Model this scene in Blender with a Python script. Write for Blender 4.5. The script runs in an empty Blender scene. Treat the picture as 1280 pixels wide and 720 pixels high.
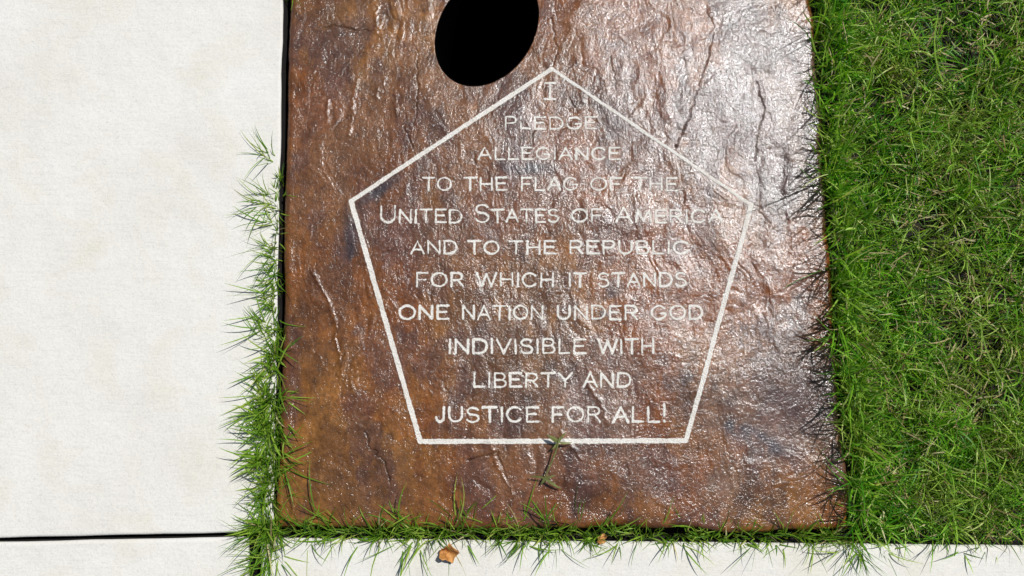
import bpy, bmesh, math
import numpy as np
from mathutils import Vector

S = bpy.context.scene
COL = S.collection
R = math.radians

# ------------------------------------------------------------------ camera
F = 1000.0                      # focal length in photo pixels (photo is 1280 x 720)
DIST = 0.87                     # metres from the lens to the slab along the view axis
TILT = R(8.0)                   # lens leans forward from straight down
cam = bpy.data.objects.new('camera', bpy.data.cameras.new('camera'))
COL.objects.link(cam)
cam.location = (0, -DIST * math.sin(TILT), DIST * math.cos(TILT))
cam.rotation_euler = (TILT, 0, 0)
cam.data.sensor_width = 36.0
cam.data.lens = 36.0 * F / 1280.0
cam.data.clip_start = 0.01
cam.data.clip_end = 500.0
S.camera = cam

# ------------------------------------------------------------------ light
SUN_EL = R(58.5)
ax, ay = 1.0, .95
n_ = math.hypot(ax, ay); ax /= n_; ay /= n_
SUN_DIR = Vector((math.cos(SUN_EL) * ax, math.cos(SUN_EL) * ay, math.sin(SUN_EL)))
w = bpy.data.worlds.new('World'); S.world = w; w.use_nodes = True
sky = w.node_tree.nodes.new('ShaderNodeTexSky')
sky.sky_type = 'NISHITA'; sky.sun_disc = False
sky.sun_elevation = SUN_EL; sky.sun_rotation = math.atan2(ax, ay)
bg = w.node_tree.nodes['Background']
w.node_tree.links.new(sky.outputs[0], bg.inputs[0])
bg.inputs[1].default_value = 0.06
sun = bpy.data.objects.new('sun', bpy.data.lights.new('sun', 'SUN'))
COL.objects.link(sun)
sun.data.energy = 4.2; sun.data.angle = R(0.5); sun.data.color = (1.0, 0.998, 0.99)
sun.rotation_euler = SUN_DIR.to_track_quat('Z', 'Y').to_euler()
S.view_settings.view_transform = 'Standard'; S.view_settings.look = 'None'
S.view_settings.exposure = 0.12; S.view_settings.gamma = 1.0
S.view_settings.use_curve_mapping = False

# ------------------------------------------------------------------ helpers
ct, st = math.cos(TILT), math.sin(TILT)
def at(px, py, z=0.0):
    """photo measurements -> metres on the horizontal plane z"""
    px = np.asarray(px, float); py = np.asarray(py, float)
    dx = (px - 640) / F; dy = (360 - py) / F
    wx = dx; wy = dy * ct + st; wz = dy * st - ct
    t = (z - cam.location.z) / wz
    return wx * t + cam.location.x, wy * t + cam.location.y
PX = DIST / F                    # one photo pixel in metres near the slab

_lat = {}
def vnoise(x, y, seed):
    if seed not in _lat:
        _lat[seed] = np.random.default_rng(seed).random((256, 256))
    L = _lat[seed]
    xi = np.floor(x).astype(int); yi = np.floor(y).astype(int)
    fx = x - xi; fy = y - yi
    fx = fx * fx * fx * (fx * (fx * 6 - 15) + 10); fy = fy * fy * fy * (fy * (fy * 6 - 15) + 10)
    a = L[xi % 256, yi % 256]; b = L[(xi + 1) % 256, yi % 256]
    c = L[xi % 256, (yi + 1) % 256]; d = L[(xi + 1) % 256, (yi + 1) % 256]
    return (a * (1 - fx) + b * fx) * (1 - fy) + (c * (1 - fx) + d * fx) * fy
def fbm(x, y, cell, octv=4, seed=1, gain=0.5):
    s = 0; a = 1; tot = 0
    x = np.asarray(x, float); y = np.asarray(y, float)
    cs, sn = math.cos(.6), math.sin(.6)
    for i in range(octv):
        s = s + a * vnoise(x / cell + 17.3 * i, y / cell + 9.1 * i, seed + i); tot += a
        a *= gain; cell *= 0.5
        x, y = x * cs - y * sn, x * sn + y * cs
    return s / tot
def sstep(a, b, v):
    t = np.clip((v - a) / (b - a), 0, 1); return t * t * (3 - 2 * t)
def seg_dist(x, y, x0, y0, x1, y1):
    dx, dy = x1 - x0, y1 - y0
    t = np.clip(((x - x0) * dx + (y - y0) * dy) / (dx * dx + dy * dy + 1e-18), 0, 1)
    return np.hypot(x - x0 - t * dx, y - y0 - t * dy)

def mesh_obj(name, verts, faces, mats, parent=None, smooth=True, mat_idx=None):
    me = bpy.data.meshes.new(name)
    if isinstance(faces, np.ndarray):
        nv, nf, k = len(verts), len(faces), faces.shape[1]
        me.vertices.add(nv); me.vertices.foreach_set('co', np.asarray(verts, np.float32).ravel())
        me.loops.add(nf * k); me.loops.foreach_set('vertex_index', faces.astype(np.int32).ravel())
        me.polygons.add(nf); me.polygons.foreach_set('loop_start', np.arange(nf, dtype=np.int32) * k)
        me.polygons.foreach_set('loop_total', np.full(nf, k, np.int32))
        me.update(calc_edges=True); me.validate()
    else:
        me.from_pydata([tuple(v) for v in verts], [], faces); me.update()
    for m in (mats if isinstance(mats, (list, tuple)) else [mats]): me.materials.append(m)
    if mat_idx is not None and len(mat_idx) == len(me.polygons):
        me.polygons.foreach_set('material_index', np.asarray(mat_idx, np.int32))
    me.polygons.foreach_set('use_smooth', np.full(len(me.polygons), smooth))
    o = bpy.data.objects.new(name, me); COL.objects.link(o)
    if parent: o.parent = parent
    return o
def tag(o, label=None, cat=None, group=None, kind=None):
    if label: o['label'] = label
    if cat: o['category'] = cat
    if group: o['group'] = group
    if kind: o['kind'] = kind
    return o

class NT:
    """small node-tree builder"""
    def __init__(self, name):
        self.m = bpy.data.materials.new(name); self.m.use_nodes = True
        self.t = self.m.node_tree; self.p = self.t.nodes['Principled BSDF']; self.out = self.t.nodes['Material Output']
    def n(self, typ, **kw):
        nd = self.t.nodes.new(typ)
        for k, v in kw.items():
            if k.startswith('i_'):
                key = k[2:]; key = int(key) if key.isdigit() else key
                self.set(nd.inputs[key], v)
            else: setattr(nd, k, v)
        return nd
    def set(self, sock, v):
        if isinstance(v, bpy.types.NodeSocket): self.t.links.new(v, sock)
        else: sock.default_value = v
    def pos(self, scale=(1, 1, 1), rot=0):
        tc = self.n('ShaderNodeTexCoord')
        mp = self.n('ShaderNodeMapping'); self.set(mp.inputs[0], tc.outputs['Object'])
        mp.inputs['Scale'].default_value = scale; mp.inputs['Rotation'].default_value = (0, 0, rot)
        return mp.outputs[0]
    def noise(self, vec, scale, detail=4, rough=.55, dist=0):
        nd = self.n('ShaderNodeTexNoise'); self.set(nd.inputs['Vector'], vec)
        nd.inputs['Scale'].default_value = scale; nd.inputs['Detail'].default_value = detail
        nd.inputs['Roughness'].default_value = rough; nd.inputs['Distortion'].default_value = dist
        return nd.outputs['Fac']
    def ramp(self, fac, stops, interp='LINEAR'):
        nd = self.n('ShaderNodeValToRGB'); self.set(nd.inputs[0], fac); cr = nd.color_ramp; cr.interpolation = interp
        while len(cr.elements) < len(stops): cr.elements.new(.5)
        for e, (p, c) in zip(cr.elements, stops):
            e.position = p; e.color = (c, c, c, 1) if isinstance(c, (int, float)) else (*c, 1)
        return nd.outputs[0]
    def mix(self, fac, a, b, mode='MIX'):
        nd = self.n('ShaderNodeMix', data_type='RGBA', blend_type=mode)
        for s, v in ((nd.inputs[0], fac), (nd.inputs[6], a), (nd.inputs[7], b)):
            if isinstance(v, tuple) and len(v) == 3: v = (*v, 1)
            self.set(s, v)
        return nd.outputs[2]
    def math(self, op, a, b=0.0, c=0.0):
        nd = self.n('ShaderNodeMath', operation=op)
        self.set(nd.inputs[0], a); self.set(nd.inputs[1], b); self.set(nd.inputs[2], c)
        return nd.outputs[0]
    def bump(self, h, dist, normal=None, strength=1.0):
        nd = self.n('ShaderNodeBump'); self.set(nd.inputs['Height'], h)
        nd.inputs['Distance'].default_value = dist; nd.inputs['Strength'].default_value = strength
        if normal: self.set(nd.inputs['Normal'], normal)
        return nd.outputs[0]

# ------------------------------------------------------------------ materials
def stone_material():
    k = NT('sealed_stone')
    vc = k.n('ShaderNodeVertexColor', layer_name='mineral'); col = vc.outputs[0]
    p = k.pos(); ps = k.pos((1.0, .35, 1.0), R(8))
    d1 = k.noise(p, 55, 6, .65, .4)
    d2 = k.noise(p, 300, 4, .7)
    d3 = k.noise(ps, 120, 5, .65, .8)
    c = k.mix(1.0, col, k.ramp(d1, [(.25, .50), (.5, 1.0), (.75, 1.45)]), 'MULTIPLY')
    c = k.mix(.75, c, k.ramp(d2, [(.25, .45), (.5, 1.0), (.75, 1.6)]), 'MULTIPLY')
    c = k.mix(.55, c, k.ramp(d3, [(.3, .55), (.5, 1.0), (.72, 1.35)]), 'MULTIPLY')
    speck = k.ramp(k.noise(p, 900, 2, .5), [(.30, 1.0), (.38, 0.0)])
    c = k.mix(k.math('MULTIPLY', speck, .5), c, (.02, .014, .012))
    k.set(k.p.inputs['Base Color'], c)
    k.set(k.p.inputs['Roughness'], k.ramp(k.noise(p, 90, 4, .6), [(.3, .26), (.7, .40)]))
    k.p.inputs['Specular IOR Level'].default_value = .08
    k.set(k.p.inputs['Coat Weight'], k.math('MULTIPLY', vc.outputs['Alpha'], k.ramp(k.noise(p, 22, 4, .6), [(.32, .62), (.6, 1.0)]))); k.p.inputs['Coat Roughness'].default_value = .165
    k.p.inputs['Coat IOR'].default_value = 1.58
    wr = k.noise(ps, 70, 6, .6, 1.2)
    rid = k.math('ABSOLUTE', k.math('SUBTRACT', wr, .5))
    b = k.bump(rid, .0011)
    b = k.bump(k.noise(p, 210, 5, .65), .0008, b)
    b = k.bump(k.noise(p, 620, 3, .7), .0005, b)
    k.set(k.p.inputs['Normal'], b)
    g = k.bump(rid, .0004)
    g = k.bump(k.noise(p, 380, 3, .55, .3), .00058, g)
    g = k.bump(k.noise(p, 800, 2, .6), .00027, g)
    k.set(k.p.inputs['Coat Normal'], g)
    return k.m
def concrete_material():
    k = NT('broomed_concrete')
    p = k.pos(); px = k.pos((.12, 1, 1))
    c = k.ramp(k.noise(p, 7, 5, .6), [(.3, (.590, .560, .492)), (.5, (.628, .600, .538)), (.72, (.650, .628, .575))])
    warm = k.ramp(k.noise(p, 13, 5, .65, .5), [(.50, 0.0), (.72, 1.0)])
    c = k.mix(k.math('MULTIPLY', warm, .65), c, (.585, .54, .44))
    fine = k.ramp(k.noise(p, 420, 4, .75), [(.25, .80), (.5, 1.0), (.8, 1.08)])
    c = k.mix(.8, c, fine, 'MULTIPLY')
    br = k.noise(px, 260, 4, .65)
    c = k.mix(.42, c, k.ramp(br, [(.28, .89), (.48, 1.0), (.8, 1.03)]), 'MULTIPLY')
    pit = k.ramp(k.noise(p, 240, 3, .7), [(.27, 1.0), (.32, 0.0)])
    c = k.mix(k.math('MULTIPLY', pit, .5), c, (.30, .26, .20))
    k.set(k.p.inputs['Base Color'], c)
    k.p.inputs['Roughness'].default_value = .85
    k.p.inputs['Specular IOR Level'].default_value = .3
    b = k.bump(br, .0003)
    b = k.bump(k.noise(p, 420, 4, .75), .00042, b)
    b = k.bump(k.noise(p, 25, 3, .5), .002, b)
    k.set(k.p.inputs['Normal'], b)
    return k.m
def soil_material():
    k = NT('dark_soil')
    p = k.pos()
    c = k.ramp(k.noise(p, 90, 6, .7), [(.3, (.008, .006, .004)), (.6, (.022, .016, .010)), (.8, (.05, .036, .022))])
    far = k.ramp(k.noise(p, 160, 5, .7), [(.3, (.02, .045, .008)), (.6, (.07, .14, .022))])
    d = k.n('ShaderNodeVectorMath', operation='LENGTH'); k.set(d.inputs[0], p)
    c = k.mix(k.ramp(k.math('MULTIPLY', d.outputs['Value'], .5), [(.45, 0.0), (.55, 1.0)]), c, far)
    k.set(k.p.inputs['Base Color'], c); k.p.inputs['Roughness'].default_value = .95
    k.set(k.p.inputs['Normal'], k.bump(k.noise(p, 140, 6, .7), .006))
    return k.m
def paint_material():
    k = NT('sandblasted_white')
    p = k.pos()
    c = k.ramp(k.noise(p, 520, 4, .75), [(.28, (.40, .34, .27)), (.48, (.64, .60, .53)), (.75, (.74, .71, .65))])
    c = k.mix(k.ramp(k.noise(p, 60, 4, .6), [(.5, 0.0), (.75, .35)]), c, (.45, .38, .31))
    k.set(k.p.inputs['Base Color'], c); k.p.inputs['Roughness'].default_value = .8
    k.p.inputs['Specular IOR Level'].default_value = .3
    k.set(k.p.inputs['Normal'], k.bump(k.noise(p, 600, 3, .7), .0010))
    return k.m
def blade_material(name, stops, transl=.40, rough=.45, patches=0.0):
    k = NT(name)
    rnd = k.n('ShaderNodeNewGeometry').outputs['Random Per Island']
    c = k.ramp(rnd, stops)
    p = k.pos()
    if patches:
        pf = k.ramp(k.noise(p, 11, 4, .6), [(.46, 0.0), (.68, patches)])
        c = k.mix(pf, c, (.36, .36, .085))
    c = k.mix(.6, c, k.ramp(k.noise(p, 240, 3, .6), [(.3, .65), (.5, 1.0), (.75, 1.3)]), 'MULTIPLY')
    k.set(k.p.inputs['Base Color'], c); k.p.inputs['Roughness'].default_value = rough
    k.p.inputs['Specular IOR Level'].default_value = .22
    tr = k.n('ShaderNodeBsdfTranslucent')
    k.set(tr.inputs[0], k.mix(1.0, c, (1.25, 1.15, .5), 'MULTIPLY'))
    ms = k.n('ShaderNodeMixShader'); ms.inputs[0].default_value = transl
    k.set(ms.inputs[1], k.p.outputs[0]); k.set(ms.inputs[2], tr.outputs[0])
    k.set(k.out.inputs[0], ms.outputs[0])
    return k.m
def plain(name, rgb, rough=.8, spec=.3):
    k = NT(name); k.p.inputs['Base Color'].default_value = (*rgb, 1)
    k.p.inputs['Roughness'].default_value = rough; k.p.inputs['Specular IOR Level'].default_value = spec
    return k.m
def leaf_material():
    k = NT('dry_leaf_tissue'); p = k.pos()
    c = k.ramp(k.noise(p, 160, 5, .6), [(.3, (.16, .060, .016)), (.5, (.46, .20, .045)), (.75, (.62, .36, .13))])
    k.set(k.p.inputs['Base Color'], c); k.p.inputs['Roughness'].default_value = .7
    k.set(k.p.inputs['Normal'], k.bump(k.noise(p, 300, 4, .6), .001))
    return k.m

M_STONE = stone_material(); M_CONC = concrete_material(); M_SOIL = soil_material(); M_PAINT = paint_material()
GREEN = [(0, (.018, .110, .004)), (.3, (.070, .255, .009)), (.65, (.205, .45, .022)), (.88, (.38, .58, .090)), (1, (.56, .62, .24))]
M_GREEN = blade_material('grass_blade', GREEN, patches=.45)
M_DRY = blade_material('dry_thatch', [(0, (.20, .13, .055)), (.5, (.38, .30, .14)), (1, (.58, .52, .30))], .25, .6)
M_FRINGE = blade_material('fringe_blade', [(0, (.065, .175, .012)), (.5, (.165, .32, .022)), (.85, (.28, .42, .05)), (1, (.36, .42, .09))])
M_BLACK = plain('painted_hole_dark', (.0012, .0012, .0014), 1.0, .0)
M_LEAF = leaf_material()
M_SIDE_SHADE = plain('painted_side_shade', (.016, .013, .011), .95)  # shadow in the gaps, painted near-black on the concrete's side faces

# ------------------------------------------------------------------ setting: soil and concrete
Z_SOIL = -0.030
Z_CONC = -0.004
TL = at(362.5, -62); TR = at(1013, -62); BR = at(1063, 664); BL = at(343, 660)
HOLE_C = (608.5, 33.5); HOLE_S = np.array([[4290., -1212.], [-1212., 5329.]])
hx0, hy0 = at(500, 160); hx1, hy1 = at(720, -70)

b = 60.0
xs = [-b, float(hx0), float(hx1), b]; ys = [-b, float(hy0), float(hy1), b]
V = [(x, y, Z_SOIL) for y in ys for x in xs]
Fc = [(j * 4 + i, j * 4 + i + 1, j * 4 + i + 5, j * 4 + i + 4) for j in range(3) for i in range(3) if not (i == 1 and j == 1)]
tag(mesh_obj('ground', V, Fc, M_SOIL, smooth=False), 'dark soil under the lawn and in the gaps round the slab', 'ground', kind='structure')

def pavement(name, pts, label, depth=.09, bev=.003):
    bm = bmesh.new()
    vs = [bm.verts.new((*map(float, at(px, py, Z_CONC)), Z_CONC)) for px, py in pts]
    f = bm.faces.new(vs); bm.normal_update()
    if f.normal.z < 0: f.normal_flip()
    top_edges = list(f.edges)
    r = bmesh.ops.extrude_face_region(bm, geom=[f], use_keep_orig=True)
    for v in r['geom']:
        if isinstance(v, bmesh.types.BMVert): v.co.z -= depth
    bmesh.ops.recalc_face_normals(bm, faces=bm.faces)
    bmesh.ops.bevel(bm, geom=[e for e in bm.edges if all(abs(v.co.z - Z_CONC) < 1e-6 for v in e.verts)],
                    offset=bev, segments=4, affect='EDGES', profile=.5)
    me = bpy.data.meshes.new(name); bm.to_mesh(me); bm.free(); me.materials.append(M_CONC); me.materials.append(M_SIDE_SHADE)
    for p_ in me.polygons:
        if abs(p_.normal.z) < .35: p_.material_index = 1  # upright sides take the painted shade
    o = bpy.data.objects.new(name, me); COL.objects.link(o)
    return tag(o, label, 'pavement', kind='structure')
def wob(x0, y0, x1, y1, n, amp, seed):
    rg = np.random.default_rng(seed); t = np.linspace(0, 1, n)
    nx, ny = -(y1 - y0), (x1 - x0); l = math.hypot(nx, ny)
    d = (fbm(t * 40, t * 0, 1.0, 3, seed) - .5) * 2 * amp
    return [(x0 + (x1 - x0) * a + nx / l * q, y0 + (y1 - y0) * a + ny / l * q) for a, q in zip(t, d)]
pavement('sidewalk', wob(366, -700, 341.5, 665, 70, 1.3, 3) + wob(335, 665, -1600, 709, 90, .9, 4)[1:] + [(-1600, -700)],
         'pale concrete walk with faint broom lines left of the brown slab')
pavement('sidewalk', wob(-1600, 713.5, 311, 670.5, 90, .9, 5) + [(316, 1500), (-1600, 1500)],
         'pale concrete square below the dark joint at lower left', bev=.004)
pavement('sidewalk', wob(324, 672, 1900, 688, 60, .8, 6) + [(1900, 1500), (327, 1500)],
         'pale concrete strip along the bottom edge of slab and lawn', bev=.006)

# ------------------------------------------------------------------ the engraved slab
CRACKS = [[(893, 40), (886, 70), (879, 92), (868, 128), (858, 155), (845, 184)],
          [(764, 70), (768, 92), (771, 120)], [(455, 541), (462, 558), (478, 575), (485, 592), (487, 606)],
          [(400, 34), (425, 30), (450, 37), (480, 36)], [(946, 100), (957, 140), (948, 165), (944, 200)],
          [(505, 158), (512, 172), (515, 185)], [(622, 568), (631, 590), (638, 618)], [(592, 195), (597, 212)],
          [(430, 440), (424, 458), (418, 470)], [(672, 150), (664, 180), (655, 196)],
          [(712, 122), (722, 140)], [(585, 575), (600, 572), (618, 566)],
          [(690, 20), (697, 60), (692, 84)], [(520, 60), (523, 110), (519, 150)]]
GLINT = [[(410, 124), (409, 152)], [(446, 100), (440, 130), (437, 170)], [(471, 5), (469, 40)], [(494, 118), (495, 142)],
         [(418, 418), (422, 440), (427, 470)], [(390, 340), (410, 375), (421, 408)], [(610, 550), (622, 585), (640, 620)],
         [(480, 95), (470, 120)], [(735, 480), (752, 505), (760, 530)], [(700, 540), (728, 575)]]
def carve(x, y, lines, width):
    m = np.zeros_like(x)
    for ln in lines:
        lx, ly = at([p[0] for p in ln], [p[1] for p in ln])
        bx = (x > lx.min() - .012) & (x < lx.max() + .012) & (y > ly.min() - .012) & (y < ly.max() + .012)
        if not bx.any(): continue
        qx = x[bx] + (fbm(x[bx], y[bx], .006, 3, 91) - .5) * .006; qy = y[bx] + (fbm(x[bx], y[bx], .006, 3, 95) - .5) * .006
        d = np.full(qx.shape, 1.)
        for i in range(len(lx) - 1): d = np.minimum(d, seg_dist(qx, qy, lx[i], ly[i], lx[i + 1], ly[i + 1]))
        wv = width * (.45 + 1.1 * fbm(qx, qy, .008, 2, 77))
        m[bx] = np.maximum(m[bx], np.exp(-(d / wv) ** 2))
    return m
def height(x, y):
    wx = x + (fbm(x, y, .05, 3, 31) - .5) * .05; wy = y + (fbm(x, y, .05, 3, 35) - .5) * .05
    h = (fbm(wx, wy, .09, 3, 11) - .5) * .0045
    rid = np.abs(fbm(wx, wy * .38, .026, 4, 21) - .5)
    h = h + rid * .0020 * (.35 + 1.1 * sstep(.35, .7, fbm(x, y, .11, 3, 25)))
    rid2 = np.abs(fbm(wx + .3, wy * .7, .012, 4, 41) - .5)
    h = h + rid2 * .0011
    h = h + carve(x, y, GLINT, .0020) * .0007 - carve(x, y, CRACKS, .0007) * .0006
    return h - .0022

NX, NY = 640, 760
u = np.linspace(0, 1, NX); v = np.linspace(0, 1, NY)
U, W = np.meshgrid(u, v)
X = (TL[0] * (1 - U) + TR[0] * U) * (1 - W) + (BL[0] * (1 - U) + BR[0] * U) * W
Y = (TL[1] * (1 - U) + TR[1] * U) * (1 - W) + (BL[1] * (1 - U) + BR[1] * U) * W
edge_x = (fbm(Y, Y * 0, .06, 4, 51) - .5) * .006; edge_x2 = (fbm(Y, Y * 0 + 5, .05, 4, 55) - .5) * .010
edge_y = (fbm(X, X * 0 + 9, .06, 4, 59) - .5) * .008
X = X + edge_x * (1 - U) ** 6 + edge_x2 * U ** 6
Y = Y + edge_y * W ** 6
Z = height(X, Y)
wid = X[:, -1:] - X[:, :1]; hei = Y[0, 0] - Y[-1, 0]
d_edge = np.minimum(np.minimum(U, 1 - U) * wid, np.minimum(W, 1 - W) * hei)
rr = .005 + .005 * fbm(X, Y, .05, 3, 61)
q = np.clip(1 - d_edge / rr, 0, 1)
Z = Z - rr * (1 - np.sqrt(1 - np.minimum(q, .999) ** 2))
# corner rounding at the bottom right
# hole
Sinv = np.linalg.inv(HOLE_S)
hc = np.array(at(*HOLE_C)); e1 = np.array(at(HOLE_C[0] + 1, HOLE_C[1])) - hc; e2 = np.array(at(HOLE_C[0], HOLE_C[1] + 1)) - hc
A = np.stack([e1, e2], 1); Ai = np.linalg.inv(A)
Q = Ai.T @ Sinv @ Ai
def hole_rho(x, y):
    dx, dy = x - hc[0], y - hc[1]
    return np.sqrt(Q[0, 0] * dx * dx + 2 * Q[0, 1] * dx * dy + Q[1, 1] * dy * dy)
rho = hole_rho(X, Y)
inside = rho < 1
idx = np.arange(NX * NY).reshape(NY, NX)
quads = np.stack([idx[:-1, :-1], idx[1:, :-1], idx[1:, 1:], idx[:-1, 1:]], -1).reshape(-1, 4)
insf = inside.ravel()
keep = ~insf[quads].all(1)
quads = quads[keep]
near = inside
X = np.where(near, hc[0] + (X - hc[0]) / np.maximum(rho, 1e-6), X); Y = np.where(near, hc[1] + (Y - hc[1]) / np.maximum(rho, 1e-6), Y)
Z = np.where(near, height(X, Y), Z)
verts = np.stack([X, Y, Z], -1).reshape(-1, 3)
used = np.zeros(len(verts), bool); used[quads.ravel()] = True
# skirt down the outer sides
ring = np.concatenate([idx[0, :], idx[1:, -1], idx[-1, -2::-1], idx[-2:0:-1, 0]])
low = verts[ring].copy(); low[:, 2] = -.060
nb = len(verts); verts = np.concatenate([verts, low])
k_ = np.arange(len(ring)); kn = np.roll(k_, -1)
skirt = np.stack([ring[k_], ring[kn], nb + kn, nb + k_], -1)
# the wall of the hole: boundary edges of the removed quads
E = np.concatenate([quads[:, [0, 1]], quads[:, [1, 2]], quads[:, [2, 3]], quads[:, [3, 0]]])
key = np.sort(E, 1); kk = key[:, 0].astype(np.int64) * 10_000_000 + key[:, 1]
un, inv, cnt = np.unique(kk, return_inverse=True, return_counts=True)
bnd = E[(cnt[inv] == 1) & insf[E].all(1)]
wv = np.unique(bnd); wmap = {int(a): i for i, a in enumerate(wv)}
nb2 = len(verts); lowh = verts[wv].copy(); lowh[:, 2] = -.060; verts = np.concatenate([verts, lowh])
wall = np.array([[e[1], e[0], nb2 + wmap[int(e[0])], nb2 + wmap[int(e[1])]] for e in bnd])
faces = np.concatenate([quads, skirt, wall])
used = np.zeros(len(verts), bool); used[faces.ravel()] = True
remap = np.cumsum(used) - 1
faces = remap[faces]; verts = verts[used]

x, y = verts[:, 0], verts[:, 1]
# mineral colour: patches of ochre, rust, umber and slate (their own shapes), plus tan that carries painted glare
def C(*c): return np.array(c)[None, :]
n1 = fbm(x, y * .7, .16, 5, 101); n2 = fbm(x + (n1 - .5) * .1, y * .6, .07, 5, 111); n3 = fbm(x, y * .5, .05, 5, 121, .6); n4 = fbm(x, y, .022, 5, 131, .6)
ppx = 640 + x / PX                                         # rough photo measure used to seat the patches
ppy = 360 - y / PX
def blob(cx, cy, rx, ry, rot=0.):
    c, s = math.cos(rot), math.sin(rot); dx, dy = ppx - cx, ppy - cy
    a, b_ = (dx * c + dy * s) / rx, (-dx * s + dy * c) / ry
    return np.exp(-(a * a + b_ * b_))
red = C(.138, .041, .0075); ochre = C(.215, .092, .019); umber = C(.038, .015, .009); tan = C(.120, .083, .066); slate = C(.030, .030, .036)
col = red + (C(.150, .056, .014) - red) * sstep(.35, .65, n2)[:, None]
oc = np.clip(1.0 * sstep(.52, .70, n1) + .9 * blob(520, 15, 90, 55) + .9 * blob(450, 590, 130, 90) + .4 * blob(520, 480, 120, 90) + .6 * blob(380, 40, 40, 70) + .5 * blob(840, 400, 60, 40) + .45 * blob(600, 430, 120, 70) + .35 * blob(400, 430, 60, 200) + .35 * blob(950, 450, 50, 50), 0, 1) * sstep(.28, .6, n3)
col = col + (ochre - col) * (oc * .75)[:, None]
tn = sstep(.45, .68, fbm(x, y * .8, .10, 5, 141)) * (.30 + .9 * sstep(560, 980, ppx))  # tan patches, stronger rightward to paint in the glare's greyer tone
col = col + (tan - col) * (tn * .6)[:, None]
um = sstep(.50, .68, n3) * (.45 + .28 * sstep(500, 760, ppx)) + .4 * blob(480, 240, 60, 70) * sstep(.4, .6, n4)
col = col + (umber - col) * np.clip(um, 0, .85)[:, None]
sl = (blob(436, 300, 10, 40) + blob(470, 235, 30, 8, -.6) + blob(655, 205, 45, 10) + .9 * blob(955, 552, 32, 12, .6) + .9 * blob(900, 525, 50, 14, .6) + blob(757, 385, 14, 40, .3) + .6 * blob(770, 180, 18, 40) + .5 * blob(845, 465, 40, 12, .7) + .6 * blob(512, 418, 14, 10) + .4 * blob(800, 160, 60, 20, .6)) * sstep(.30, .62, n4)
col = col + (slate - col) * np.clip(sl, 0, .85)[:, None]
pu = sstep(.50, .66, fbm(x, y * .6, .04, 5, 151, .6)) * .5
col = col + (C(.062, .030, .027) - col) * pu[:, None]
cr = carve(x, y, CRACKS, .00075)
col = col * (1 - .62 * cr)[:, None]
rgba = np.concatenate([np.clip(col, .004, 1), (1 - np.clip(1.3 * cr, 0, 1))[:, None]], 1).astype(np.float32)
slab = mesh_obj('stone_slab', verts, faces, M_STONE)
at_ = slab.data.color_attributes.new('mineral', 'FLOAT_COLOR', 'POINT'); at_.data.foreach_set('color', rgba.ravel())
tag(slab, 'glossy brown stamped slab carved with a white pentagon and the pledge text', 'slab')

# lining added inside the oval hole, its darkness painted as near-black
ang = np.linspace(0, 2 * np.pi, 160, endpoint=False)
Lc = np.linalg.cholesky(HOLE_S)
ring_px = (Lc @ np.stack([np.cos(ang), np.sin(ang)])).T + np.array(HOLE_C)
rx_, ry_ = at(ring_px[:, 0], ring_px[:, 1])
o_ = np.stack([rx_, ry_], 1)
hz = height(rx_, ry_)
def loop(scale, z): return np.concatenate([hc + (o_ - hc) * scale, np.broadcast_to(np.asarray(z, float), (160,))[:, None]], 1)
rings = [loop(.999, hz - .0012), loop(.982, hz - .0010), loop(.972, hz - .004), loop(.970, -.12), loop(.970, -.36)]
sv = np.concatenate(rings); sf = []
for r_ in range(len(rings) - 1):
    for i in range(160):
        j = (i + 1) % 160; sf.append((r_ * 160 + i, r_ * 160 + j, (r_ + 1) * 160 + j, (r_ + 1) * 160 + i))
sf.append(tuple((len(rings) - 1) * 160 + i for i in range(160)))
hole = mesh_obj('hole', sv, sf, M_BLACK, slab)
tag(hole, 'deep black oval hole through the slab')

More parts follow.
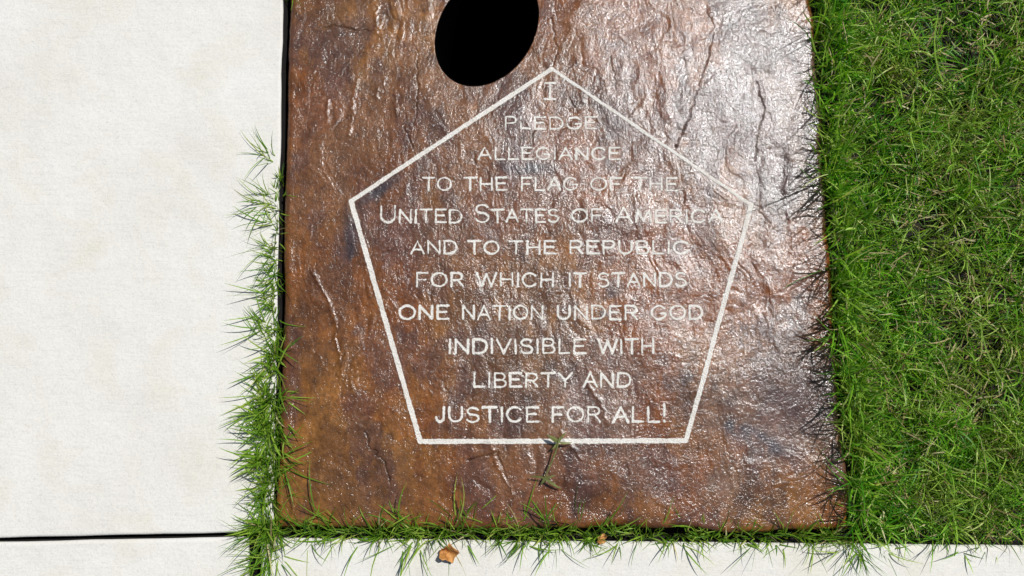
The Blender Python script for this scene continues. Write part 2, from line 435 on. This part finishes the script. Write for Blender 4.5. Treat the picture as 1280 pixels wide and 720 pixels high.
# ------------------------------------------------------------------ lettering: strokes -> rough-edged inlay meshes
def arc(cx, cy, rx, ry, a0, a1, n=14):
    return [(cx + rx * math.cos(R(a0 + (a1 - a0) * i / n)), cy + ry * math.sin(R(a0 + (a1 - a0) * i / n))) for i in range(n + 1)]
GL = {
 'A': (1.02, [[(0, 0), (.5, 1), (1.02, 0)], [(.19, .34), (.83, .34)]]),
 'B': (.88, [[(.05, 0), (.05, 1), (.5, 1)] + arc(.52, .76, .27, .24, 90, -90) + [(.05, .52)], [(.5, .52)] + arc(.55, .26, .33, .26, 90, -90) + [(.05, 0)]]),
 'C': (1.08, [arc(.56, .5, .55, .5, 38, 322, 26)]),
 'D': (1.05, [[(.05, 0), (.05, 1), (.45, 1)] + arc(.48, .5, .55, .5, 90, -90, 20) + [(.05, 0)]]),
 'E': (.88, [[(.86, 1), (.05, 1), (.05, 0), (.88, 0)], [(.05, .53), (.70, .53)]]),
 'F': (.84, [[(.84, 1), (.05, 1), (.05, 0)], [(.05, .50), (.68, .50)]]),
 'G': (1.12, [arc(.56, .5, .55, .5, 40, 345, 26) + [(1.09, .44), (.66, .44)]]),
 'H': (1.0, [[(.05, 0), (.05, 1)], [(.95, 0), (.95, 1)], [(.05, .52), (.95, .52)]]),
 'I': (.14, [[(.07, 0), (.07, 1)]]),
 'J': (.66, [[(.60, 1), (.60, .32)] + arc(.33, .30, .27, .29, 0, -180, 12)]),
 'L': (.80, [[(.05, 1), (.05, 0), (.80, 0)]]),
 'M': (1.25, [[(.03, 0), (.18, 1), (.62, .1), (1.07, 1), (1.22, 0)]]),
 'N': (1.02, [[(.05, 0), (.05, 1), (.97, 0), (.97, 1)]]),
 'O': (1.16, [arc(.58, .5, .57, .5, 0, 360, 30)]),
 'P': (.86, [[(.05, 0), (.05, 1), (.5, 1)] + arc(.53, .73, .31, .27, 90, -90) + [(.05, .46)]]),
 'R': (.94, [[(.05, 0), (.05, 1), (.5, 1)] + arc(.54, .74, .32, .26, 90, -90) + [(.05, .48)], [(.5, .48), (.92, 0)]]),
 'S': (.88, [arc(.44, .75, .38, .25, 25, 180, 12) + arc(.44, .75, .38, .22, 180, 270, 6) + arc(.44, .26, .41, .27, 90, 0, 8) + arc(.44, .26, .42, .26, 0, -158, 14)]),
 'T': (.98, [[(0, 1), (.98, 1)], [(.49, 1), (.49, 0)]]),
 'U': (1.0, [[(.05, 1), (.05, .40)] + arc(.50, .40, .45, .40, 180, 360, 18) + [(.95, 1)]]),
 'V': (1.02, [[(0, 1), (.5, 0), (1.02, 1)]]),
 'W': (1.5, [[(0, 1), (.37, 0), (.75, .92), (1.12, 0), (1.5, 1)]]),
 'Y': (1.0, [[(0, 1), (.5, .48), (1.0, 1)], [(.5, .48), (.5, 0)]]),
 '!': (.14, [[(.07, 1.25), (.07, .42)], [(.07, .06), (.07, .0)]]),
 '|': (.74, [[(.37, 0), (.37, 1)], [(.05, 0), (.69, 0)], [(.05, 1), (.69, 1)]]),   # capital I with slab serifs
}
def inlay(name, segs, hw, parent, label, wear=.0, seed=7, lift=.00035, cell=.00042):
    """segs: (x0,y0,x1,y1,halfwidth scale) in metres"""
    segs = np.array(segs); m = hw * 2.5
    x0 = min(segs[:, 0].min(), segs[:, 2].min()) - m; x1 = max(segs[:, 0].max(), segs[:, 2].max()) + m
    y0 = min(segs[:, 1].min(), segs[:, 3].min()) - m; y1 = max(segs[:, 1].max(), segs[:, 3].max()) + m
    gx = np.arange(x0, x1, cell); gy = np.arange(y0, y1, cell)
    GX, GY = np.meshgrid(gx, gy); Fv = np.full(GX.shape, -1.)
    for a in segs:
        ix0, ix1 = np.searchsorted(gx, [min(a[0], a[2]) - m, max(a[0], a[2]) + m]); iy0, iy1 = np.searchsorted(gy, [min(a[1], a[3]) - m, max(a[1], a[3]) + m])
        sx, sy = slice(iy0, iy1), slice(ix0, ix1)
        Fv[sx, sy] = np.maximum(Fv[sx, sy], hw * a[4] - seg_dist(GX[sx, sy], GY[sx, sy], *a[:4]))
    Fv += .0010 * (fbm(GX, GY, .0016, 2, seed + 200) - .5) + .0007 * (fbm(GX, GY, .012, 2, seed + 210) - .5)
    Fv -= hw * wear * 5 * np.clip(fbm(GX, GY, .005, 3, seed + 220) - .58, 0, 1)
    vs, fs, vd = [], [], {}
    pos = Fv > 0
    cells = np.argwhere(pos[:-1, :-1] | pos[1:, :-1] | pos[:-1, 1:] | pos[1:, 1:])
    def vid(k, xx, yy):
        if k not in vd: vd[k] = len(vs); vs.append((xx, yy))
        return vd[k]
    for j, i in cells:
        c4 = [(j, i), (j, i + 1), (j + 1, i + 1), (j + 1, i)]; poly = []
        for a in range(4):
            p, q_ = c4[a], c4[(a + 1) % 4]; fp, fq = Fv[p], Fv[q_]
            if fp > 0: poly.append(vid((p,), gx[p[1]], gy[p[0]]))
            if (fp > 0) != (fq > 0):
                t = fp / (fp - fq); k = (p, q_) if p < q_ else (q_, p)
                poly.append(vid(k, gx[p[1]] + (gx[q_[1]] - gx[p[1]]) * t, gy[p[0]] + (gy[q_[0]] - gy[p[0]]) * t))
        if len(poly) > 2: fs.append(tuple(poly))
    va = np.array(vs); z = height(va[:, 0], va[:, 1]) + lift
    o = mesh_obj(name, np.concatenate([va, z[:, None]], 1), fs, M_PAINT, parent)
    return tag(o, label)

def word_segs(txt, xl, xr, ytop, ybot, small=None):
    """lay a word between two measured ends; small=(top) gives small capitals after the first letter"""
    out = []; H = ybot - ytop
    hs = [H] + [(ybot - small) if small else H] * (len(txt) - 1)
    ws = [GL[c][0] for c in txt]; gap = .30
    hcom = hs[-1]
    tot = sum(a * h for a, h in zip(ws, hs)) + gap * hcom * (len(txt) - 1)
    kx = (xr - xl) / tot if len(txt) > 1 else 1.0
    cx = xl
    for i, (c, a, h) in enumerate(zip(txt, ws, hs)):
        rg = np.random.default_rng(abs(int(xl * 7 + i * 13 + ytop)))
        jy = rg.normal(0, .22); sk = rg.normal(0, .015); wgt = 1 + rg.normal(0, .07)
        for stv in GL[c][1]:
            pts = [(cx + (px_ + sk * py_) * h * kx, ybot - py_ * h + jy) for px_, py_ in stv]
            wx, wy = at([p[0] for p in pts], [p[1] for p in pts])
            for s in range(len(pts) - 1): out.append((wx[s], wy[s], wx[s + 1], wy[s + 1], wgt))
        cx += (a * h + gap * hcom) * kx
    return out
LINES = [
 ('I', [('|', 680, 695, 103, 123)], .0, .95),
 ('PLEDGE', [('PLEDGE', 631.5, 746, 145.5, 160)], .55, .85),
 ('ALLEGIANCE', [('ALLEGIANCE', 598, 775, 184, 198.5)], .45, .85),
 ('TO THE FLAG OF THE', [('TO', 528.5, 563.7, 221.5, 237), ('THE', 580, 634, 221.5, 237), ('FLAG', 651.5, 722, 221.5, 237), ('OF', 738.7, 777, 221.5, 237), ('THE', 792.5, 847, 221.5, 237)], .4, .9),
 ('UNITED STATES OF AMERICA', [('UNITED', 475, 577, 257, 277.5, 261.5), ('STATES', 594, 698, 255.5, 277, 261.5), ('OF', 715, 753, 261.5, 277), ('AMERICA', 770, 903, 258.5, 277.5, 262)], .4, .95),
 ('AND TO THE REPUBLIC', [('AND', 514, 571, 301, 316.5), ('TO', 585.5, 623.5, 301, 316.5), ('THE', 637, 695, 301, 316.5), ('REPUBLIC', 712.5, 861, 301, 316.5)], .35, .95),
 ('FOR WHICH IT STANDS', [('FOR', 520.5, 579, 341, 357.5), ('WHICH', 596, 692, 341, 357.5), ('IT', 711.5, 732.5, 341, 357.5), ('STANDS', 748, 858, 341, 357.5)], .3, 1.0),
 ('ONE NATION UNDER GOD', [('ONE', 499, 560.5, 382, 398.5), ('NATION', 578, 679, 382, 398.5), ('UNDER', 696.5, 797, 382, 398.5), ('GOD', 815, 879, 382, 398.5)], .3, 1.0),
 ('INDIVISIBLE WITH', [('INDIVISIBLE', 561, 732, 424, 441.3), ('WITH', 748.5, 817.5, 424, 441.3)], .25, 1.0),
 ('LIBERTY AND', [('LIBERTY', 592, 715, 466.3, 483.3), ('AND', 730, 788.5, 466.3, 483.3)], .2, 1.0),
 ('JUSTICE FOR ALL!', [('JUSTICE', 544, 673, 509, 527), ('FOR', 690, 750.5, 509, 527), ('ALL!', 767, 832, 509, 527)], .2, 1.0),
]
for li, (txt, words, wear, wt) in enumerate(LINES):
    segs = []
    for wd in words: segs += word_segs(*wd)
    inlay('engraved_line', segs, 1.36 * PX * wt, slab, 'white carved line reading "%s"' % txt, wear, 300 + li * 20)
PENT = [(690, 85), (438.5, 251), (525, 552), (858, 551), (939.5, 256)]
WID = [.92, 1.05, 1.0, .95, .66]
segs = []
for i in range(5):
    p, q_ = PENT[i], PENT[(i + 1) % 5]
    (xa, xb), (ya, yb) = at([p[0], q_[0]], [p[1], q_[1]])
    for s in range(12):
        a0, a1 = s / 12, (s + 1) / 12
        segs.append((xa + (xb - xa) * a0, ya + (yb - ya) * a0, xa + (xb - xa) * a1, ya + (yb - ya) * a1, WID[i]))
inlay('pentagon_border', segs, 3.0 * PX, slab, 'white carved pentagon outline framing the text', .05, 700, lift=.0004)

# ------------------------------------------------------------------ grass
def unit(a): return a / np.maximum(np.linalg.norm(a, axis=-1, keepdims=True), 1e-9)
class Blades:
    """collects blades as strips; arrays of one batch at a time"""
    def __init__(self): self.v = []; self.f = []; self.m = []; self.n = 0
    def add(self, base, direc, length, width, droop, rng, mat=0, segs=5, profile=None, twist=.6, zmin=None):
        N = len(base)
        if N == 0: return
        prof = np.array(profile if profile is not None else [.55, .95, 1.0, .82, .52, .04])
        K = len(prof)
        t = unit(direc); side = unit(np.cross(t, unit(rng.normal(size=(N, 3)) * twist + np.array([0, 0, 1.0]))))
        bend = rng.normal(0, .10, (N, 1)) * side
        p = base.copy(); rows = []
        step = (length / (K - 1))[:, None]
        for k in range(K):
            half = (width * prof[k] * .5)[:, None]
            rows.append(p - side * half); rows.append(p + side * half)
            t = unit(t + np.array([0, 0, -1.0]) * droop[:, None] / (K - 1) + bend)
            p = p + t * step
            if zmin is not None: p[:, 2] = np.maximum(p[:, 2], zmin)
        vv = np.stack(rows, 1).reshape(-1, 3)
        o = (np.arange(N) * 2 * K)[:, None, None] + self.n
        k = np.arange(K - 1)
        q_ = np.stack([2 * k, 2 * k + 1, 2 * k + 3, 2 * k + 2], -1)[None]
        ff = (o + q_).reshape(-1, 4)
        mm = np.broadcast_to(np.asarray(mat), (N,)).repeat(K - 1)
        self.v.append(vv); self.f.append(ff); self.m.append(mm); self.n += len(vv)
    def shoots(self, base, azim, tilt, stem, rng, nb=(3, 6), bl=(.018, .042), bw=(.0014, .0026), spread=(.35, 1.0), droop=(.2, 1.0), dry=.05, zmin=None, stem_w=.0012):
        N = len(base)
        d = np.stack([np.sin(tilt) * np.cos(azim), np.sin(tilt) * np.sin(azim), np.cos(tilt)], 1)
        self.add(base, d, stem, np.full(N, stem_w), rng.uniform(0, .25, N), rng, 0, profile=[1, 1, .9, .8, .6, .4], zmin=zmin)
        cnt = rng.integers(nb[0], nb[1] + 1, N); rep = np.repeat(np.arange(N), cnt)
        T = len(rep); frac = rng.uniform(.25, 1.0, T) ** .7
        bb = base[rep] + d[rep] * (stem[rep] * frac)[:, None]
        az = rng.uniform(0, 2 * np.pi, T); sp = rng.uniform(*spread, T)
        perp = unit(np.cross(d[rep], np.stack([np.cos(az), np.sin(az), rng.normal(0, .3, T)], 1)))
        dd = d[rep] * np.cos(sp)[:, None] + perp * np.sin(sp)[:, None]
        dd[:, 2] = np.maximum(dd[:, 2], .02)
        self.add(bb, dd, rng.uniform(*bl, T), rng.uniform(*bw, T), rng.uniform(*droop, T), rng, (rng.random(T) < dry).astype(int), zmin=zmin)
    def build(self, name, mats, parent=None):
        return mesh_obj(name, np.concatenate(self.v), np.concatenate(self.f), mats, parent, True, np.concatenate(self.m))
def pts_px(px, py, z): 
    x_, y_ = at(px, py, z); return np.stack([x_, y_, np.full(len(px), z)], 1)

# the lawn right of the slab and beyond its far edge
rng = np.random.default_rng(5)
def right_edge(py): return np.interp(py, [-85, 0, 330, 664], [1011, 1017, 1039, 1063])
B = Blades()
def lawn_points(n):
    py = rng.uniform(-420, 672, n); px = rng.uniform(1000, 1640, n)
    ok = px > right_edge(py) + 2
    qy = rng.uniform(-420, -68, n // 2); qx = rng.uniform(330, 1030, n // 2)
    px = np.concatenate([px[ok], qx]); py = np.concatenate([py[ok], qy])
    return px, py
px, py = lawn_points(17000)
base = pts_px(px, py, Z_SOIL); N = len(base)
patch = fbm(base[:, 0], base[:, 1], .055, 3, 801)
keepm = rng.random(N) < (.42 + .8 * sstep(.30, .58, patch)); base = base[keepm]; patch = patch[keepm]; N = len(base)
B.shoots(base, rng.uniform(0, 2 * np.pi, N), np.abs(rng.normal(.45, .35, N)), rng.uniform(.012, .036, N) * (.7 + .6 * patch), rng,
         nb=(3, 6), bl=(.015, .042), bw=(.0009, .0017), dry=.10)
# thatch lying low
px, py = lawn_points(7000); base = pts_px(px, py, Z_SOIL + .004); N = len(base); base[:, 2] += rng.uniform(0, .022, N)
az = rng.uniform(0, 2 * np.pi, N); el = rng.normal(.1, .25, N)
pt = fbm(base[:, 0], base[:, 1], .05, 3, 811); kp = rng.random(N) < sstep(.35, .62, pt) * .8 + .12
B.add(base[kp], np.stack([np.cos(az) * np.cos(el), np.sin(az) * np.cos(el), np.sin(el)], 1)[kp], rng.uniform(.010, .034, N)[kp], rng.uniform(.0009, .002, N)[kp], rng.uniform(-.1, .5, N)[kp], rng, 1)
# taller shoots along the slab edges, leaning over it
n = 380; py = rng.uniform(-90, 668, n); px = right_edge(py) + rng.uniform(2, 18, n)
base = pts_px(px, py, Z_SOIL)
B.shoots(base, rng.uniform(0, 2 * np.pi, n), np.abs(rng.normal(.16, .14, n)), rng.uniform(.020, .046, n), rng, nb=(3, 5), bl=(.018, .040), bw=(.0012, .0022), spread=(.25, .8), dry=.05)
n = 110; px = rng.uniform(380, 1015, n); py = rng.uniform(-85, -67, n)
B.shoots(pts_px(px, py, Z_SOIL), rng.normal(-np.pi / 2, .7, n), np.abs(rng.normal(.35, .2, n)), rng.uniform(.025, .048, n), rng, nb=(2, 4), bl=(.020, .045), spread=(.25, .8))
n = 230; py = rng.uniform(-60, 655, n); px = right_edge(py) + rng.uniform(-10, 0, n)
kp = rng.random(n) < .25 + .9 * sstep(.35, .6, vnoise(py / 38, py * 0, 871)); px = px[kp]; py = py[kp]; n = len(px)
B.shoots(pts_px(px, py, Z_SOIL), rng.normal(np.pi, 1.0, n), np.abs(rng.normal(.16, .12, n)), rng.uniform(.045, .078, n), rng, nb=(2, 4), bl=(.024, .050), bw=(.0011, .0018), spread=(.3, 1.0), droop=(.0, .5), dry=.02)
n = 70; py = np.concatenate([rng.normal(225, 28, n // 3), rng.uniform(-60, 560, n - n // 3)]); px = right_edge(py) + rng.uniform(-11, -3, n)
az = rng.normal(np.pi, 1.5, n); tl = np.abs(rng.normal(.20, .14, n)); base = pts_px(px, py, Z_SOIL)
B.add(base, np.stack([np.sin(tl) * np.cos(az), np.sin(tl) * np.sin(az), np.cos(tl)], 1), rng.uniform(.085, .14, n), rng.uniform(.0013, .0021, n), rng.uniform(-.1, .3, n), rng, 0)
n = 26; px = rng.uniform(690, 1010, n); py = rng.uniform(-72, -64, n); az = rng.normal(-np.pi / 2, .8, n); tl = np.abs(rng.normal(.35, .15, n)); base = pts_px(px, py, Z_SOIL)
B.add(base, np.stack([np.sin(tl) * np.cos(az), np.sin(tl) * np.sin(az), np.cos(tl)], 1), rng.uniform(.09, .14, n), rng.uniform(.0014, .0021, n), rng.uniform(0, .4, n), rng, 0)
# runners
n = 60; px, py = lawn_points(400); px = px[:n * 3:3]; py = py[:n * 3:3]; base = pts_px(px, py, 0.0); base[:, 2] = rng.uniform(-.012, .012, len(base)); N = len(base)
az = rng.uniform(0, 2 * np.pi, N)
B.add(base, np.stack([np.cos(az), np.sin(az), rng.normal(.1, .15, N)], 1), rng.uniform(.04, .09, N), np.full(N, .0016), rng.uniform(0, .3, N), rng, 0, profile=[1, 1, 1, .9, .8, .6])
tag(B.build('lawn', [M_GREEN, M_DRY]), 'dense green lawn with straw coloured thatch right of the brown slab', 'grass', kind='stuff')

# fringe in the gap left of the slab
def left_gap(py): return np.interp(py, [-85, 0, 180, 400, 660], [361, 360, 355, 349, 343.5])
B = Blades(); rng = np.random.default_rng(9)
def fringe_left(n, y0, y1, bl, stem, tilt=(.75, .3), az0=np.pi, azs=.75, nb=(3, 6), bw=(.0009, .0017)):
    py = rng.uniform(y0, y1, n); px = left_gap(py) + rng.normal(0, 2.5, n)
    B.shoots(pts_px(px, py, Z_SOIL + .008), rng.normal(az0, azs, n), np.abs(rng.normal(*tilt, n)), rng.uniform(*stem, n), rng, nb=nb, bl=bl, bw=bw, spread=(.25, .9), droop=(.1, .8), zmin=-.004, dry=.02)
for y0, n in ((285, 3), (312, 2), (330, 3), (345, 4), (372, 2), (392, 2), (412, 4)):
    fringe_left(n, y0 - 5, y0 + 5, (.028, .058), (.008, .020), (.7, .4), np.pi + .1, .8, (2, 4))
fringe_left(30, 215, 440, (.010, .028), (.008, .018), (.45, .4), np.pi, 1.4)
for y0, n in ((440, 10), (462, 9), (488, 18), (515, 23), (545, 25), (572, 23), (600, 13), (625, 12), (648, 11)):
    fringe_left(n, y0 - 11, y0 + 11, (.018, .050), (.010, .032), (.5, .38), np.pi, 1.25, (2, 5), (.0010, .0023))
fringe_left(46, 340, 655, (.008, .024), (.010, .022), (.3, .3), np.pi, 2.0, (3, 5), (.0010, .0020))
fringe_left(30, 440, 650, (.026, .05), (.018, .034), (.45, .2), 0.1, .6, (1, 3))
fringe_left(30, 640, 700, (.028, .055), (.012, .026), (.65, .3), -2.2, .9, (2, 5))
tag(B.build('grass_fringe', [M_FRINGE, M_DRY]), 'wild green grass fringe growing in the gap left of slab, densest near bottom corner', 'grass', kind='stuff')

# fringe along the bottom joint
B = Blades(); rng = np.random.default_rng(19)
def fringe_bottom(n, x0, x1, bl, stem, tilt, az0, azs, nb=(3, 6), dz=.008):
    px = rng.uniform(x0, x1, n); py = np.interp(px, [330, 1070], [664, 669]) + rng.normal(0, 1.6, n)
    B.shoots(pts_px(px, py, Z_SOIL + dz), rng.normal(az0, azs, n), np.abs(rng.normal(*tilt, n)), rng.uniform(*stem, n), rng, nb=nb, bl=bl, bw=(.0009, .0018), spread=(.25, .95), droop=(.1, .8), zmin=-.004, dry=.03)
for x0, n in ((352, 8), (385, 10), (415, 7), (440, 10), (468, 9), (500, 11), (530, 12), (560, 10), (590, 9), (620, 11), (648, 10), (668, 8), (700, 5), (742, 5), (770, 4), (800, 4), (850, 3), (880, 6), (915, 3), (960, 4), (1000, 5), (1035, 6)):
    k_ = 1.0 if x0 < 690 else .8
    fringe_bottom(n, x0 - 14, x0 + 14, (.018 * k_, .040 * k_), (.010, .024 * k_), (.5, .32), np.pi / 2, 1.15, (2, 5))
fringe_bottom(22, 350, 700, (.034, .062), (.026, .048), (.55, .22), np.pi / 2, .6, (1, 3))
fringe_bottom(14, 350, 760, (.030, .055), (.020, .036), (.5, .25), np.pi / 2, .7, (1, 3))
fringe_bottom(8, 760, 1040, (.026, .045), (.018, .030), (.5, .25), np.pi / 2, .7, (1, 3))
fringe_bottom(20, 340, 700, (.030, .060), (.008, .020), (.85, .25), -np.pi / 2 - .3, .7, (1, 3))
fringe_bottom(90, 640, 1060, (.012, .028), (.006, .014), (.8, .3), np.pi / 2, 1.7, (2, 3), .002)
fringe_bottom(12, 640, 1060, (.025, .050), (.008, .016), (.9, .25), -np.pi / 2, .8, (1, 3))
tag(B.build('grass_fringe', [M_FRINGE, M_DRY]), 'green grass fringe in the joint between brown slab and bottom concrete strip', 'grass', kind='stuff')

# separate tufts one can point to
TUFTS = [
 (357, 6, 6, 2.2, (.018, .036), 1.0, .6, 'small grass tuft at top of frame by the slab\'s left edge'),
 (350, 206, 3, 3.0, (.028, .055), np.pi, .45, 'sparse long bladed grass tuft, upper end of the left gap'),
 (347, 258, 6, 4.0, (.025, .048), np.pi, .6, 'bushier grass tuft in the left gap beside the pentagon\'s left corner'),
 (1066, 674, 12, 9.0, (.025, .055), -np.pi / 2 - .5, .8, 'grass tuft at slab\'s bottom right corner spilling onto concrete'),
]
for i, (tx, ty, n, sd, bl, az0, azs, lab) in enumerate(TUFTS):
    rng = np.random.default_rng(40 + i); B = Blades()
    px = tx + rng.normal(0, sd * (1.0 if i == 3 else .5), n); py = ty + rng.normal(0, sd if i < 3 else 1.5, n)
    B.shoots(pts_px(px, py, Z_SOIL + .010), rng.normal(az0, azs, n), np.abs(rng.normal(.8, .3, n)), rng.uniform(.012, .026, n), rng, nb=(2, 5), bl=bl, bw=(.0008, .0014), spread=(.2, .9), droop=(.1, .8), zmin=-.004, dry=.02)
    tag(B.build('grass_tuft', [M_FRINGE, M_DRY]), lab, 'grass tuft', 'grass tufts at the slab edges')

# the cut sprig lying on the slab
def tube(path, r0, r1, n=7):
    P = np.array(path); vs = []; fs = []
    for i, p in enumerate(P):
        t = unit(P[min(i + 1, len(P) - 1)] - P[max(i - 1, 0)]); s = unit(np.cross(t, [0, 0, 1.0])); u_ = np.cross(s, t)
        r = r0 + (r1 - r0) * i / (len(P) - 1)
        for k in range(n):
            a = 2 * np.pi * k / n; vs.append(p + (s * math.cos(a) + u_ * math.sin(a)) * r)
    for i in range(len(P) - 1):
        for k in range(n): fs.append((i * n + k, i * n + (k + 1) % n, (i + 1) * n + (k + 1) % n, (i + 1) * n + k))
    fs.append(tuple(range(n))[::-1]); fs.append(tuple((len(P) - 1) * n + k for k in range(n)))
    return np.array(vs), fs
def on_slab(px, py, dz):
    x_, y_ = at(px, py); return np.array([float(x_), float(y_), float(height(np.array([x_]), np.array([y_]))[0]) + dz])
M_SPRIG = blade_material('sprig_blade', [(0, (.12, .17, .045)), (.5, (.19, .22, .07)), (1, (.26, .26, .10))])
sp = bpy.data.objects.new('grass_sprig', None); COL.objects.link(sp); sp.location = on_slab(689, 578, 0); sp.empty_display_size = .02
tag(sp, 'cut olive grass sprig with two leaf whorls lying across the pentagon\'s bottom line', 'sprig')
o0 = np.array(sp.location)
path = [on_slab(a, b_, c) - o0 for a, b_, c in ((699, 546, .011), (696, 557, .011), (690, 575, .008), (682, 593, .008), (678, 603, .005))]
vs, fs = tube(path, .0009, .0008); mesh_obj('stem', vs, fs, M_SPRIG, sp)
rng = np.random.default_rng(77)
for (bx, by, tips) in ((698, 552, ((689, 538, .012), (702, 538, .014), (680, 550, .010), (714, 558, .009), (691, 563, .010))),
                       (681, 597, ((663, 588, .012), (693, 594, .013), (700, 613, .006), (676, 606, .005), (688, 607, .009)))):
    for tx, ty, tz in tips:
        Bl = Blades(); a = on_slab(bx, by, .009) - o0; e = on_slab(tx, ty, tz) - o0; d = e - a
        Bl.add(a[None], d[None] + np.array([[0, 0, .25 * np.linalg.norm(d)]]), np.array([np.linalg.norm(d) * 1.05]), np.array([.0027]), np.array([.5]), rng, 0, twist=.2)
        Bl.build('leaf_blade', M_SPRIG, sp)

# dry leaves
def dry_leaf(px, py, z, size, rot, seed, label, curl=.26):
    rg = np.random.default_rng(seed); nU, nV = 15, 13; vs = []
    x_, y_ = at(px, py, z)
    for i in range(nU):
        a = i / (nU - 1); wv = math.sin(math.pi * min(1, a * .93 + .05)) ** .7 * (.52 + .10 * math.sin(9 * a + seed))
        for j in range(nV):
            b_ = j / (nV - 1) * 2 - 1
            lx = (a - .5) * size; ly = b_ * wv * size * .72 * (1 + .16 * math.sin(13 * a + 3 * b_ + seed) + .10 * math.sin(29 * a + seed))
            lz = size * (curl * b_ * b_ * .55 + .16 * math.sin(5 * a + 2 * b_ + seed) + .30 * (a - .4) ** 2 + .07 * abs(b_) ** .5) + size * .10 * (rg.random() - .5) * .5
            vs.append((lx * math.cos(rot) - ly * math.sin(rot), lx * math.sin(rot) + ly * math.cos(rot), lz))
    mn = min(v_[2] for v_ in vs); vs = [(a, b_, c - mn) for a, b_, c in vs]
    fs = [(i * nV + j, (i + 1) * nV + j, (i + 1) * nV + j + 1, i * nV + j + 1) for i in range(nU - 1) for j in range(nV - 1)]
    o = mesh_obj('dry_leaf', vs, fs, M_LEAF); o.location = (float(x_), float(y_), z)
    sm = o.modifiers.new('thickness', 'SOLIDIFY'); sm.thickness = .0003
    tag(o, label, 'leaf', 'dry leaves')
    return o
dry_leaf(562, 690, Z_CONC + .0005, 24 * PX, .15, 3, 'crumpled orange brown dry leaf on the bottom concrete strip')
dry_leaf(752, 673, Z_CONC + .0005, 13 * PX, .9, 5, 'tiny brown leaf scrap at the bottom joint below the slab')
dry_leaf(353, 90, Z_SOIL + .010, 7 * PX, 1.2, 8, 'small rust brown leaf scrap in the bare upper part of the left gap')
